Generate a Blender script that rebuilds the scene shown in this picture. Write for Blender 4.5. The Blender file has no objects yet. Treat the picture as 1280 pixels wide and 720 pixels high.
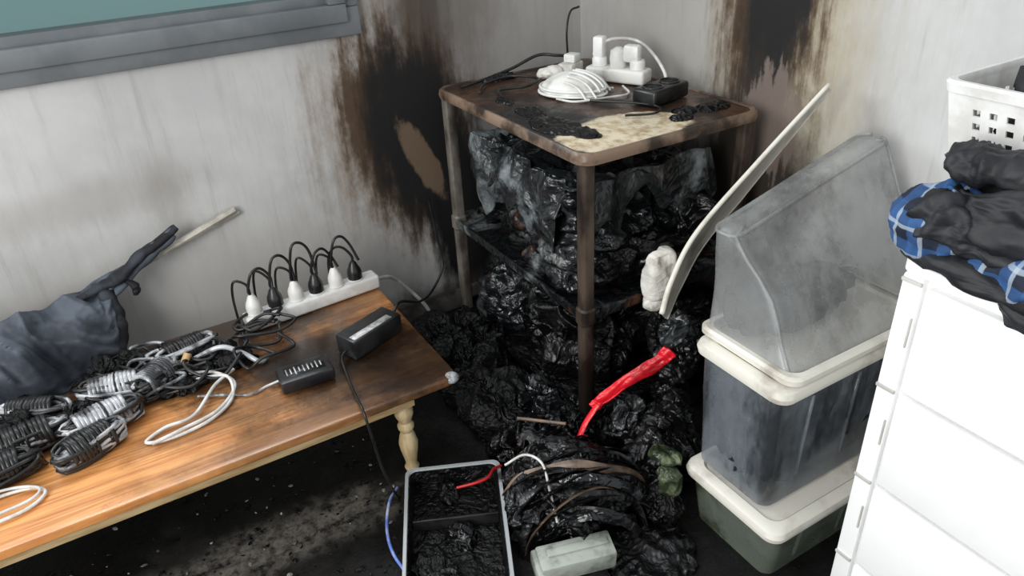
import bpy, bmesh, math, random
from mathutils import Vector, Matrix, noise
random.seed(7)
C=bpy.context
S=C.scene
S.view_settings.view_transform='Standard'
V=Vector
XW,YW=1.37,1.94   # right wall plane / left wall plane

# ---------------------------------------------------------------- materials
class NT:
    def __init__(s,name):
        s.m=bpy.data.materials.new(name); s.m.use_nodes=True
        s.t=s.m.node_tree; s.b=s.t.nodes["Principled BSDF"]; s._o=None
    def n(s,k): return s.t.nodes.new(k)
    def l(s,a,b): s.t.links.new(a,b)
    def pos(s):
        if s._o is None:
            s._o=s.n("ShaderNodeTexCoord").outputs["Object"]
        return s._o
    def mapv(s,sc=(1,1,1),loc=(0,0,0)):
        m=s.n("ShaderNodeMapping"); m.inputs["Scale"].default_value=sc; m.inputs["Location"].default_value=loc
        s.l(s.pos(),m.inputs[0]); return m.outputs[0]
    def noise(s,scale=5,detail=6,sc=(1,1,1),rough=.6,dist=0,loc=(0,0,0)):
        q=s.n("ShaderNodeTexNoise"); q.inputs["Scale"].default_value=scale; q.inputs["Detail"].default_value=detail
        q.inputs["Roughness"].default_value=rough; q.inputs["Distortion"].default_value=dist
        s.l(s.mapv(sc,loc),q.inputs["Vector"]); return q.outputs["Fac"]
    def math(s,op,a,b=None,clamp=False):
        q=s.n("ShaderNodeMath"); q.operation=op; q.use_clamp=clamp
        for i,v in enumerate((a,b)):
            if v is None: continue
            if isinstance(v,(int,float)): q.inputs[i].default_value=v
            else: s.l(v,q.inputs[i])
        return q.outputs[0]
    def mr(s,v,a,b,c=0.,d=1.):
        q=s.n("ShaderNodeMapRange"); q.interpolation_type='SMOOTHSTEP'
        s.l(v,q.inputs[0])
        for i,x in enumerate((a,b,c,d)): q.inputs[i+1].default_value=x
        return q.outputs[0]
    def sep(s):
        q=s.n("ShaderNodeSeparateXYZ"); s.l(s.pos(),q.inputs[0]); return q.outputs
    def mix(s,f,a,b):
        q=s.n("ShaderNodeMix"); q.data_type='RGBA'
        for i,v in ((0,f),(6,a),(7,b)):
            if isinstance(v,(int,float)): q.inputs[i].default_value=v
            elif isinstance(v,tuple): q.inputs[i].default_value=(*v[:3],1)
            else: s.l(v,q.inputs[i])
        return q.outputs[2]
    def ell(s,ax,c,r,amp,soft,nz,tilt=0):
        o=s.sep(); i,j=ax
        a=s.math('SUBTRACT',o[i],c[0]); b=s.math('SUBTRACT',o[j],c[1])
        if tilt: a=s.math('ADD',a,s.math('MULTIPLY',b,tilt))
        a=s.math('DIVIDE',a,r[0]); b=s.math('DIVIDE',b,r[1])
        d=s.math('SQRT',s.math('ADD',s.math('MULTIPLY',a,a),s.math('MULTIPLY',b,b)))
        d=s.math('ADD',d,s.math('MULTIPLY',s.math('SUBTRACT',nz,.5),amp))
        return s.mr(d,1-soft,1+soft,1.,0.)
    def bump(s,h,st=.3,dist=.01):
        q=s.n("ShaderNodeBump"); q.inputs["Strength"].default_value=st; q.inputs["Distance"].default_value=dist
        s.l(h,q.inputs["Height"]); s.l(q.outputs[0],s.b.inputs["Normal"])
    def col(s,c):
        if isinstance(c,tuple): s.b.inputs["Base Color"].default_value=(*c[:3],1)
        else: s.l(c,s.b.inputs["Base Color"])
    def set(s,**k):
        for a,v in k.items():
            i=s.b.inputs[a.replace("_"," ")]
            if isinstance(v,(int,float,tuple)): i.default_value=v
            else: s.l(v,i)
def simple(name,c1,c2=None,rough=.5,metal=0,scale=12,bump=.15,bd=.003,alpha=1,sc=(1,1,1),lo=.4,hi=.6,trans=0,r2=None,detail=6,spec=None):
    m=NT(name)
    if c2 is None: c2=tuple(x*.75 for x in c1)
    nz=m.noise(scale,detail,sc)
    f=m.mr(nz,lo,hi)
    m.col(m.mix(f,c1,c2)); m.set(Metallic=metal)
    if r2 is None: m.set(Roughness=rough)
    else: m.set(Roughness=m.mr(nz,lo,hi,rough,r2))
    if bump: m.bump(m.noise(scale*2.5,detail,sc),bump,bd)
    if alpha<1: m.set(Alpha=alpha)
    if spec is not None: m.b.inputs["Specular IOR Level"].default_value=spec
    return m.m

def wall_mat(side):
    m=NT("sooty_wall_"+side)
    ax=(0,2) if side=='left' else (1,2)
    sc=(1,1,.12)
    big=m.noise(2.2,5); st=m.noise(16,6,sc,.65); fine=m.noise(30,7,(1,1,.5),.7); st2=m.noise(42,4,(1,1,.06),.6)
    wig=m.math('ADD',m.math('MULTIPLY',st,.6),m.math('MULTIPLY',fine,.4))
    strk=m.math('ADD',m.math('MULTIPLY',st2,.55),m.math('MULTIPLY',fine,.45))
    base=m.mix(m.mr(big,.35,.7),(.64,.64,.63),(.51,.51,.505))
    base=m.mix(m.math('MULTIPLY',m.mr(st,.52,.74),.30),base,(.28,.27,.24))
    base=m.mix(m.math('MULTIPLY',m.mr(st2,.58,.74),.28),base,(.28,.26,.22))
    brown=(.06,.032,.014); black=(.004,.0036,.0035)
    def lay(base,c,r,col,amp,soft,nz=wig,k=1.,tilt=0):
        return m.mix(m.math('MULTIPLY',m.ell(ax,c,r,amp,soft,nz,tilt),k),base,col)
    if side=='left':
        base=lay(base,(1.05,.95),(.48,.8),(.23,.21,.19),1.2,.6,k=.65)
        base=lay(base,(.90,.95),(.19,.28),(.09,.072,.06),2.0,.6,k=.65)
        base=lay(base,(.84,.90),(.08,.2),(.035,.026,.02),2.0,.6,nz=strk,k=.75)
        base=lay(base,(.15,.22),(.9,.28),(.28,.26,.23),1.6,.6,k=.55)
        base=lay(base,(-.1,.62),(.25,.05),(.25,.22,.19),2.,.7,k=.35,tilt=-.5)
        base=lay(base,(.10,.60),(.05,.12),(.25,.22,.19),2.,.7,k=.4,nz=strk)
        base=lay(base,(.70,.66),(.18,.26),(.22,.15,.09),3.0,.6,nz=strk,k=.7)
        base=lay(base,(.675,.70),(.09,.18),brown,3.0,.4,nz=strk,k=.9)
        base=lay(base,(.79,.585),(.18,.31),brown,2.0,.35,tilt=.1)
        base=lay(base,(.80,.60),(.155,.29),black,1.5,.28,tilt=.12)
        base=lay(base,(.93,.30),(.12,.28),black,1.2,.3)
        base=lay(base,(.80,.53),(.04,.13),(.14,.095,.06),1.0,.14,nz=fine,tilt=.42)
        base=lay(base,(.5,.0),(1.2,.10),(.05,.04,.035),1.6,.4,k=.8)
    else:
        base=lay(base,(1.45,.85),(.5,.7),(.26,.235,.20),1.3,.6,k=.65)
        base=lay(base,(1.20,.95),(.16,.5),(.20,.14,.075),2.6,.5,k=.75,nz=strk)
        base=lay(base,(1.05,.8),(.12,.5),(.45,.38,.24),2.6,.6,k=.45,nz=strk)
        base=lay(base,(1.205,1.04),(.13,.40),brown,2.6,.35,nz=strk)
        base=lay(base,(1.205,1.08),(.100,.36),black,2.0,.25)
        base=lay(base,(1.22,.45),(.22,.34),(.03,.022,.016),1.4,.35)
        base=lay(base,(1.17,.71),(.08,.13),(.20,.155,.13),3.0,.15,k=.8,nz=strk)
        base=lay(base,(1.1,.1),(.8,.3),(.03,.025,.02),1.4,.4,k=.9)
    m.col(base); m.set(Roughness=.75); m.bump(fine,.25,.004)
    return m.m

def floor_mat():
    m=NT("charred_floor")
    a=m.noise(5,8,rough=.7); b=m.noise(30,8,rough=.75); 
    c=m.mix(m.mr(a,.5,.72),(.004,.0038,.0035),(.016,.014,.013))
    g=m.math('MULTIPLY',m.ell((0,1),(.02,1.27),(.30,.07),2.4,.6,a),m.mr(b,.35,.62))
    c=m.mix(m.math('MULTIPLY',g,.65),c,(.22,.20,.175))
    c=m.mix(m.math('MULTIPLY',m.mr(b,.68,.76),.6),c,(.15,.135,.11))
    m.col(c); m.set(Roughness=m.mr(a,.35,.6,.16,.55)); m.bump(b,.45,.010)
    m.b.inputs["Specular IOR Level"].default_value=.35
    return m.m
def table_mat():
    m=NT("varnished_pine_charred")
    g=m.noise(7,6,(.5,9,3),.6,.6); g2=m.noise(22,5,(.3,9,4),.6); big=m.noise(6,7,rough=.65)
    c=m.mix(m.mr(g,.35,.65),(.78,.36,.12),(.52,.20,.055))
    c=m.mix(m.math('MULTIPLY',m.mr(g2,.5,.66),.5),c,(.3,.09,.02))
    for (cc,r,k,a) in (((.02,1.74),(.42,.13),.96,1.6),((.36,1.50),(.24,.14),.9,1.6),((.20,1.50),(.20,.08),.94,2),((.38,1.36),(.22,.10),.75,2.2),((-.3,1.62),(.3,.13),.8,1.8),((.46,1.34),(.14,.13),.85,2),((.05,1.58),(.16,.09),.85,2),((.25,1.27),(.35,.05),.6,2),((.1,1.40),(.3,.06),.45,3),((.45,1.70),(.15,.08),.5,2.5)):
        c=m.mix(m.math('MULTIPLY',m.ell((0,1),cc,r,a,.5,big),k),c,(.014,.008,.005))
    m.col(c); m.set(Roughness=m.mr(big,.35,.65,.2,.4)); m.bump(g2,.12,.002)
    m.b.inputs["Coat Weight"].default_value=.4; m.b.inputs["Coat Roughness"].default_value=.2
    return m.m
def shelf_top_mat():
    m=NT("burnt_brown_laminate")
    b=m.noise(9,8,rough=.65); f=m.noise(40,6)
    c=m.mix(m.mr(b,.4,.62),(.075,.035,.018),(.014,.009,.007))
    c=m.mix(m.ell((0,1),(.89,1.36),(.10,.2),1.3,.12,b),c,(.006,.005,.005))
    c=m.mix(m.ell((0,1),(.985,1.235),(.17,.10),1.1,.08,b),c,m.mix(m.mr(f,.4,.7),(.78,.68,.50),(.45,.33,.18)))
    m.col(c); m.set(Roughness=m.mr(b,.4,.6,.2,.55)); m.bump(b,.5,.012)
    return m.m
def crumple_mat(name,dark,light,lo=.5,hi=.7,scale=8,ro=.15,bs=.5,tint=None,spec=.5):
    # smooth crumpled-film look: sharp creases from folded low-detail noise
    m=NT(name)
    n1=m.noise(scale,8,rough=.65,dist=.8)
    a=m.noise(scale*1.6,2,dist=.9,rough=.5); b=m.noise(scale*3.6,2,dist=.6,loc=(5,2,1)); 
    fa=m.math('ABSOLUTE',m.math('SUBTRACT',a,.5)); fb=m.math('ABSOLUTE',m.math('SUBTRACT',b,.5))
    h=m.math('ADD',m.math('MULTIPLY',fa,-3.),m.math('MULTIPLY',fb,-1.3))
    c=m.mix(m.mr(n1,lo,hi),dark,light)
    if tint: c=m.mix(m.mr(m.noise(scale*.6,4,loc=(3,1,2)),.6,.68),c,tint)
    m.col(c); m.set(Roughness=m.mr(n1,.3,.7,ro,ro+.3)); m.bump(h,bs,.02)
    m.b.inputs["Specular IOR Level"].default_value=spec
    return m.m
def plastic_clear(name,col,alpha,dirt,scale=6,amp=.12,dlo=.45,dhi=.7,dk=1.,rough=.16,sc=(1,1,1)):
    m=NT(name)
    n1=m.noise(scale,8,sc,rough=.7); st=m.noise(14,5,(1,1,.25),.6); big=m.noise(3,2)
    m.col(m.mix(m.math('MULTIPLY',m.mr(n1,dlo,dhi),dk),col,dirt))
    m.set(Roughness=rough,Alpha=m.math('ADD',m.mr(big,.3,.7,alpha-amp,alpha+amp),m.math('MULTIPLY',m.mr(st,.5,.75,0,.2),dk),True))
    m.bump(big,.25,.03)
    return m.m

M={}
M['wl']=wall_mat('left'); M['wr']=wall_mat('right'); M['floor']=floor_mat(); M['table']=table_mat(); M['stop']=shelf_top_mat()
M['frame']=simple('grey_window_paint',(.185,.20,.21),(.14,.155,.165),.45,scale=6,bump=.05)
M['pine']=simple('pale_pine',(.74,.55,.30),(.5,.33,.15),.45,scale=9,sc=(.6,4,4),bump=.05)
M['pine_v']=simple('pale_pine_leg',(.62,.50,.30),(.45,.33,.17),.4,scale=9,sc=(4,4,.6),bump=.05)
M['white']=simple('white_plastic',(.82,.82,.80),(.66,.65,.62),.35,scale=14,bump=.05)
M['whitedirty']=simple('sooty_white_plastic',(.78,.77,.73),(.36,.33,.28),.4,scale=10,bump=.1,lo=.5,hi=.78)
M['drawer']=simple('drawer_white',(.95,.95,.94),(.90,.90,.89),.4,scale=3,bump=.03)
M['slot']=simple('drawer_gap_grey',(.6,.59,.55),(.45,.44,.41),.6,scale=10,bump=0)
M['black']=simple('black_plastic',(.008,.008,.009),(.022,.022,.022),.3,scale=15,bump=.1)
M['label']=simple('label_grey',(.6,.6,.6),(.3,.3,.3),.5,scale=60,bump=0)
M['cableb']=simple('black_cable',(.008,.008,.008),(.02,.02,.02),.35,scale=20,bump=0)
M['cablew']=simple('white_cable',(.72,.72,.70),(.5,.48,.45),.35,scale=20,bump=0)
M['cables']=simple('silver_cable',(.50,.51,.53),(.06,.06,.065),.3,scale=14,bump=.1,metal=.15,lo=.42,hi=.58)
M['cabler']=simple('red_cable',(.75,.02,.02),(.45,.01,.01),.4,bump=0)
M['cableu']=simple('blue_cable',(.12,.2,.6),(.5,.55,.7),.4,scale=20,bump=0)
M['rim']=simple('cream_bin_rim',(.76,.73,.65),(.36,.32,.26),.4,scale=8,bump=.1,lo=.48,hi=.74)
M['lidm']=simple('sooty_cream_lid',(.66,.62,.54),(.26,.235,.19),.35,scale=9,bump=.1,lo=.45,hi=.72)
M['leg']=simple('scorched_grey_metal',(.24,.22,.19),(.06,.045,.035),.4,metal=.35,scale=8,sc=(1,1,.5),bump=.15,lo=.42,hi=.62)
M['legd']=simple('scorched_brown_metal',(.11,.08,.06),(.015,.01,.008),.35,metal=.3,scale=8,sc=(1,1,.4),bump=.2,lo=.42,hi=.62)
M['edge']=simple('edge_banding',(.22,.15,.105),(.03,.018,.012),.4,scale=9,bump=.2)
M['char']=crumple_mat('char_black',(.0025,.0025,.0025),(.014,.013,.012),.55,.75,11,.35,.7,spec=.3)
M['bag']=crumple_mat('black_melted_plastic',(.0025,.0025,.003),(.011,.011,.012),.5,.8,8,.17,.5,spec=.38)
M['silver']=crumple_mat('melted_grey_film',(.010,.012,.013),(.20,.225,.235),.50,.70,6,.10,.5,(.06,.028,.02))
M['film']=crumple_mat('melted_dark_film',(.006,.007,.008),(.14,.15,.15),.52,.70,7,.10,.5,(.09,.04,.025))
M['ash']=crumple_mat('ash_grey',(.12,.12,.11),(.4,.39,.36),.4,.7,12,.5,.5)
M['white_melt']=crumple_mat('melted_white',(.74,.72,.66),(.40,.36,.30),.5,.72,12,.35,.22)
M['green_melt']=crumple_mat('melted_green',(.02,.03,.015),(.13,.16,.08),.45,.65,12,.2,.4)
M['fabric']=simple('slate_fabric',(.10,.118,.145),(.032,.038,.05),.8,scale=5,bump=.3,bd=.005,lo=.42,hi=.62)
M['fabric2']=simple('scorched_fabric',(.035,.042,.055),(.006,.006,.008),.75,scale=12,bump=.3,bd=.004,lo=.42,hi=.60)
M['jacket']=simple('black_jacket',(.006,.0065,.009),(.018,.019,.023),.6,scale=14,bump=.3,bd=.004)
M['red']=simple('red_plastic',(.80,.012,.025),(.3,.006,.01),.25,scale=14,bump=.5,lo=.5,hi=.72,bd=.008)
M['box']=simple('sooty_grey_box',(.38,.41,.36),(.11,.12,.10),.45,scale=13,bump=.2,lo=.42,hi=.66)
M['trayrim']=simple('tray_rim_grey',(.40,.42,.43),(.05,.05,.05),.3,scale=10,bump=.2,lo=.5,hi=.68)
M['bin']=plastic_clear('smoky_clear_plastic',(.44,.45,.445),.50,(.12,.12,.115),6,.14,.42,.70,.85,.2,(1,1,.6))
M['binmid']=plastic_clear('sooty_clear_plastic',(.24,.27,.30),.62,(.04,.045,.05),7,.12,.4,.62,1,.16,(1,1,.35))
M['binlow']=plastic_clear('low_clear_plastic',(.24,.28,.22),.55,(.05,.065,.025),8)
M['base']=simple('sooty_baseboard',(.2,.19,.17),(.06,.05,.04),.6,scale=8,bump=.1)
M['stick']=simple('grey_wood_stick',(.66,.62,.54),(.38,.35,.30),.6,scale=10,bump=.1)
# glass
g=NT('frosted_window_glass'); g.t.nodes.remove(g.b)
tr=g.n("ShaderNodeBsdfTransparent"); tr.inputs[0].default_value=(.48,.60,.59,1)
tl=g.n("ShaderNodeBsdfTranslucent"); tl.inputs[0].default_value=(.48,.60,.59,1)
mx=g.n("ShaderNodeMixShader"); mx.inputs[0].default_value=.3
g.l(tr.outputs[0],mx.inputs[1]); g.l(tl.outputs[0],mx.inputs[2]); g.l(mx.outputs[0],g.t.nodes["Material Output"].inputs[0]); M['glass']=g.m
# plaid: crossing woven bands and thin pale lines
p=NT('blue_plaid_cloth')
cc=(.006,.011,.028)
def wave(dirn,sc_,ph=0):
    q=p.n("ShaderNodeTexWave"); q.bands_direction=dirn; q.inputs["Scale"].default_value=sc_; q.inputs["Distortion"].default_value=1.2; q.inputs["Detail Scale"].default_value=.8; q.inputs["Phase Offset"].default_value=ph
    p.l(p.pos(),q.inputs[0]); return q.outputs["Fac"]
cc=p.mix(p.math('MULTIPLY',p.mr(wave('Y',8),.45,.6),.55),cc,(.03,.11,.30))
cc=p.mix(p.math('MULTIPLY',p.mr(wave('Z',8),.45,.6),.55),cc,(.03,.11,.30))
cc=p.mix(p.math('MULTIPLY',p.mr(wave('Y',8,1.6),.93,.97),.55),cc,(.45,.52,.6))
cc=p.mix(p.math('MULTIPLY',p.mr(wave('Z',8,1.6),.93,.97),.55),cc,(.45,.52,.6))
p.col(cc); p.set(Roughness=.8); M['plaid']=p.m

# ---------------------------------------------------------------- mesh helpers
def link(ob,parent=None):
    C.collection.objects.link(ob)
    if parent: ob.parent=parent
    return ob
def empty(name):
    e=bpy.data.objects.new(name,None); e.empty_display_size=.05; return link(e)
def from_bm(bm,name,mat,parent=None,smooth=True,autos=None):
    me=bpy.data.meshes.new(name); bmesh.ops.recalc_face_normals(bm,faces=bm.faces); bm.to_mesh(me); bm.free()
    mats=mat if isinstance(mat,list) else [mat]
    for x in mats: me.materials.append(M[x])
    for f in me.polygons: f.use_smooth=smooth
    ob=bpy.data.objects.new(name,me); link(ob,parent)
    if autos is not None:
        try: me.set_sharp_from_angle(angle=math.radians(autos))
        except Exception: pass
    return ob
def mkmat(loc=(0,0,0),rz=0,rx=0,ry=0):
    return Matrix.Translation(loc)@Matrix.Rotation(rz,4,'Z')@Matrix.Rotation(ry,4,'Y')@Matrix.Rotation(rx,4,'X')
def merge(bm,t):
    me=bpy.data.meshes.new("tmp"); t.to_mesh(me); t.free(); bm.from_mesh(me); bpy.data.meshes.remove(me)
def add_box(bm,size,mtx,bevel=0,seg=2):
    t=bmesh.new(); bmesh.ops.create_cube(t,size=1)
    for v in t.verts: v.co=V((v.co.x*size[0],v.co.y*size[1],v.co.z*size[2]))
    if bevel: bmesh.ops.bevel(t,geom=t.edges[:]+t.verts[:],offset=bevel,segments=seg,profile=.5,affect='EDGES')
    t.transform(mtx); merge(bm,t)
def box(name,lo,hi,mat,parent=None,bevel=.003):
    bm=bmesh.new(); lo,hi=V(lo),V(hi); add_box(bm,hi-lo,Matrix.Translation((lo+hi)/2),bevel)
    return from_bm(bm,name,mat,parent,True,35)
def obox(name,c,size,mat,parent=None,rz=0,rx=0,ry=0,bevel=.004):
    bm=bmesh.new(); add_box(bm,size,mkmat(c,rz,rx,ry),bevel); return from_bm(bm,name,mat,parent,True,35)
def crom(pts,n=8):
    P=[V(p) for p in pts]
    if len(P)<3: return [P[0].lerp(P[1],i/n) for i in range(n+1)]
    P=[P[0]*2-P[1]]+P+[P[-1]*2-P[-2]]; o=[]
    for i in range(1,len(P)-2):
        a,b,c,d=P[i-1:i+3]
        for k in range(n):
            t=k/n; o.append(.5*((2*b)+(c-a)*t+(2*a-5*b+4*c-d)*t*t+(3*b-a-3*c+d)*t**3))
    o.append(P[-2]); return o
def add_tube(bm,pts,r,seg=8,flat=1.,cap=True,taper=None):
    n=len(pts); rings=[]; up=V((0,0,1)); prev=None
    for i,p in enumerate(pts):
        t=(pts[min(i+1,n-1)]-pts[max(i-1,0)])
        if t.length<1e-9: t=V((1,0,0))
        t.normalize()
        if prev is None:
            a=up.cross(t)
            if a.length<.05: a=V((1,0,0)).cross(t)
        else: a=prev-t*prev.dot(t)
        if a.length<1e-6: a=V((1,0,0)).cross(t)
        a.normalize(); prev=a; b=t.cross(a)
        rr=r if taper is None else r*taper(i/(n-1))
        rings.append([bm.verts.new(p+a*math.cos(2*math.pi*k/seg)*rr+b*math.sin(2*math.pi*k/seg)*rr*flat) for k in range(seg)])
    for i in range(n-1):
        for k in range(seg): bm.faces.new((rings[i][k],rings[i][(k+1)%seg],rings[i+1][(k+1)%seg],rings[i+1][k]))
    if cap: bm.faces.new(rings[0][::-1]); bm.faces.new(rings[-1])
def tube(name,pts,r,mat,parent=None,smoothpts=True,seg=8,flat=1.,n=8,taper=None):
    bm=bmesh.new(); add_tube(bm,crom(pts,n) if smoothpts else [V(p) for p in pts],r,seg,flat,True,taper)
    return from_bm(bm,name,mat,parent,True,50)
def lathe(bm,prof,mtx,seg=24):
    rings=[]
    for r,z in prof: rings.append([bm.verts.new(mtx@V((r*math.cos(2*math.pi*k/seg),r*math.sin(2*math.pi*k/seg),z))) for k in range(seg)])
    for i in range(len(rings)-1):
        for k in range(seg): bm.faces.new((rings[i][k],rings[i][(k+1)%seg],rings[i+1][(k+1)%seg],rings[i+1][k]))
    bm.faces.new(rings[0][::-1]); bm.faces.new(rings[-1])
def nz(p,f,s=0): return noise.noise(V(p)*f+V((s*7.3,s*3.1,s*5.7)))
def crumple(name,c,rad,mat,parent=None,seed=0,amp=.3,p=2.,lam=None,sub=5,zmin=None,rz=0,hf=.45,smooth=True):
    # metric displacement: amp relative to the smallest radius, lam = fold wavelength in metres
    bm=bmesh.new(); bmesh.ops.create_icosphere(bm,subdivisions=sub,radius=1)
    R=Matrix.Rotation(rz,3,'Z'); L=min(rad); 
    if lam is None: lam=max(.03,(rad[0]+rad[1])*.45)
    A=amp*min(L,.12)
    for v in bm.verts:
        q=v.co.normalized(); k=(abs(q.x)**p+abs(q.y)**p+abs(q.z)**p)**(1/p); q2=q/k
        P0=V((q2.x*rad[0],q2.y*rad[1],q2.z*rad[2]))
        N=V((q2.x*abs(q2.x)**(p-2)/rad[0] if q2.x else 0,q2.y*abs(q2.y)**(p-2)/rad[1] if q2.y else 0,q2.z*abs(q2.z)**(p-2)/rad[2] if q2.z else 0))
        if N.length<1e-9: N=q.copy()
        N.normalize()
        W=P0+V((nz(P0,1/lam,seed+8),nz(P0,1/lam,seed+9),nz(P0,1/lam,seed+10)))*lam*.35
        d=1.2*nz(W,1/lam,seed)+1.6*(.25-abs(nz(W,1.9/lam,seed+1)))+hf*(.8*(.25-abs(nz(W,4.3/lam,seed+2)))+.35*(.25-abs(nz(W,9/lam,seed+3))))
        v.co=R@(P0+N*A*d)+V(c)
        if zmin is not None and v.co.z<zmin: v.co.z=zmin
    return from_bm(bm,name,mat,parent,smooth)
def rrect(cx,cy,wx,wy,r,z,n=6):
    o=[]
    for (sx,sy,a0) in ((1,1,0),(-1,1,90),(-1,-1,180),(1,-1,270)):
        for k in range(n+1):
            a=math.radians(a0+90*k/n); o.append(V((cx+sx*(wx/2-r)+r*math.cos(a),cy+sy*(wy/2-r)+r*math.sin(a),z)))
    return o
def loft(bm,loops,cap0=True,cap1=True):
    R=[[bm.verts.new(p) for p in l] for l in loops]; n=len(R[0])
    for i in range(len(R)-1):
        for k in range(n): bm.faces.new((R[i][k],R[i][(k+1)%n],R[i+1][(k+1)%n],R[i+1][k]))
    if cap0: bm.faces.new(R[0][::-1])
    if cap1: bm.faces.new(R[-1])
def sheet(name,fn,nu,nv,mat,parent=None,thick=.002,smooth=True):
    bm=bmesh.new(); G=[[bm.verts.new(fn(i/nu,j/nv)) for j in range(nv+1)] for i in range(nu+1)]
    for i in range(nu):
        for j in range(nv): bm.faces.new((G[i][j],G[i+1][j],G[i+1][j+1],G[i][j+1]))
    ob=from_bm(bm,name,mat,parent,smooth)
    md=ob.modifiers.new("s",'SOLIDIFY'); md.thickness=thick; md.offset=0
    return ob

# ---------------------------------------------------------------- room
box('floor',(-2.4,-1.2,-.05),(XW+.1,YW+.1,0),'floor',bevel=0)
wy0,wy1=YW,YW+.12
e=empty('wall_left')
WX0,WX1,WZ0,WZ1=-1.25,.60,.975,1.75
def wseg(nm,lo,hi): return box(nm,lo,hi,'wl',e,0)
wseg('wall_lower',(-2.4,wy0,0),(XW+.1,wy1,WZ0)); wseg('wall_upper',(-2.4,wy0,WZ1),(XW+.1,wy1,2.45))
wseg('wall_side_a',(-2.4,wy0,WZ0),(WX0,wy1,WZ1)); wseg('wall_side_b',(WX1,wy0,WZ0),(XW+.1,wy1,WZ1))
box('wall_right',(XW,-1.2,0),(XW+.1,wy0,2.45),'wr',None,0)
box('baseboard_left',(-2.4,YW-.012,0),(XW-.0,YW,.07),'base')
box('baseboard_right',(XW-.012,-1.2,0),(XW,YW-.012,.07),'base')
w=empty('window_1')
def ring(nm,x0,x1,z0,z1,t,y0,y1,mat):
    bm=bmesh.new()
    for lo,hi in (((x0,y0,z0),(x1,y1,z0+t)),((x0,y0,z1-t),(x1,y1,z1)),((x0,y0,z0+t),(x0+t,y1,z1-t)),((x1-t,y0,z0+t),(x1,y1,z1-t))):
        lo,hi=V(lo),V(hi); add_box(bm,hi-lo,Matrix.Translation((lo+hi)/2),.004)
    return from_bm(bm,nm,mat,w,True,35)
ring('outer_frame',WX0-.065,WX1+.065,WZ0-.065,WZ1+.065,.07,YW-.022,YW-.0,'frame')
ring('stepped_frame',WX0-.03,WX1+.03,WZ0-.03,WZ1+.03,.045,YW-.034,YW+.03,'frame')
ring('sash',WX0,WX1,WZ0,WZ1,.038,YW-.005,YW+.05,'frame')
box('glass',(WX0+.01,YW+.05,WZ0+.01),(WX1-.01,YW+.054,WZ1-.01),'glass',w,0)

# ---------------------------------------------------------------- table
t=empty('low_pine_table'); TZ=.28; TX0,TX1,TY0,TY1=-.78,.54,1.245,1.80
bm=bmesh.new(); loft(bm,[rrect((TX0+TX1)/2,(TY0+TY1)/2,TX1-TX0-a,TY1-TY0-a,.03,z) for a,z in ((.008,TZ-.022),(0,TZ-.018),(0,TZ-.005),(.003,TZ-.001),(.01,TZ))])
from_bm(bm,'table_top','table',t,True,30)
box('front_apron',(TX0+.06,TY0+.035,TZ-.065),(TX1-.10,TY0+.053,TZ-.022),'pine',t)
box('rear_apron',(TX0+.06,TY1-.07,TZ-.065),(TX1-.07,TY1-.052,TZ-.022),'pine',t)
box('end_apron',(TX1-.075,TY0+.06,TZ-.065),(TX1-.057,TY1-.08,TZ-.022),'pine',t)
prof=[(.012,0),(.016,.012),(.018,.02),(.013,.03),(.016,.05),(.021,.075),(.023,.095),(.019,.115),(.014,.13),(.019,.14),(.02,.148),(.014,.158),(.018,.17),(.022,.18),(.022,.192),(.016,.2),(.024,.205),(.024,TZ-.022)]
for i,(x,y) in enumerate(((TX1-.12,TY0+.065),(TX1-.10,TY1-.07),(TX0+.08,TY0+.06),(TX0+.08,TY1-.07))):
    bm=bmesh.new(); lathe(bm,prof,Matrix.Translation((x,y,0))); from_bm(bm,'leg_%d'%(i+1),'pine_v',t,True,40)
bm=bmesh.new(); bmesh.ops.create_uvsphere(bm,u_segments=16,v_segments=10,radius=1)
for v in bm.verts: v.co=V((TX1-.014+v.co.x*.018,TY0+.012+v.co.y*.018,TZ-.008+v.co.z*.012))
from_bm(bm,'corner_guard','cables',t)

# power strip on table
ps=empty('power_strip'); L=.365; cx,cy,ang=.362,1.735,math.radians(4)
PM=mkmat((cx,cy,TZ+.001),ang)
bm=bmesh.new(); add_box(bm,(L,.05,.04),PM@Matrix.Translation((0,0,.02)),.008,3)
from_bm(bm,'strip_body','white',ps,True,40)
for i in range(6):
    x=-L/2+.03+i*.055; dark=i%2
    bm=bmesh.new(); lathe(bm,[(.021,.0405),(.021,.043),(.019,.044)],PM@Matrix.Translation((x,0,0)),20); from_bm(bm,'socket_%d'%(i+1),'white',ps,True,40)
    bm=bmesh.new(); lathe(bm,[(.0195,.042),(.020,.060),(.018,.070),(.013,.080),(.010,.088),(.005,.094)],PM@Matrix.Translation((x,0,0)),16)
    from_bm(bm,'plug_%d'%(i+1),'black' if dark else 'whitedirty',ps,True,50)
    h=.045+.035*(i%3)/2+.02
    a=PM@V((x,0,.090)); pts=[a,a+V((-.003,0,.018)),a+V((.012,-.004,h-.005)),a+V((.036,.004,h)),a+V((.056,.008,h-.03)),a+V((.055+.004*i,.0,.004))]
    if i==5: pts=[a,a+V((.0,0,.02)),a+V((-.02,0,.05)),a+V((-.045,0,.055)),a+V((-.06,.01,.02)),a+V((-.062,.022,-.05))]
    tube('plug_cord_%d'%(i+1),pts,.0036,'cableb',ps)
    pts=[a+V((0,.004,-.005)),a+V((-.004,.006,.03)),a+V((-.03,.01,.045+.01*(i%2))),a+V((-.04,.02,0)),a+V((-.04,.035,-.085))]
    if i<5: tube('spare_cord_%d'%(i+1),pts,.0032,'cableb',ps)
tube('supply_cord',[(.545,1.745,.30),(.60,1.80,.262),(.645,1.83,.21),(.71,1.83,.11),(.74,1.80,.02),(.86,1.72,.012)],.0055,'cablew',ps)

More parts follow.
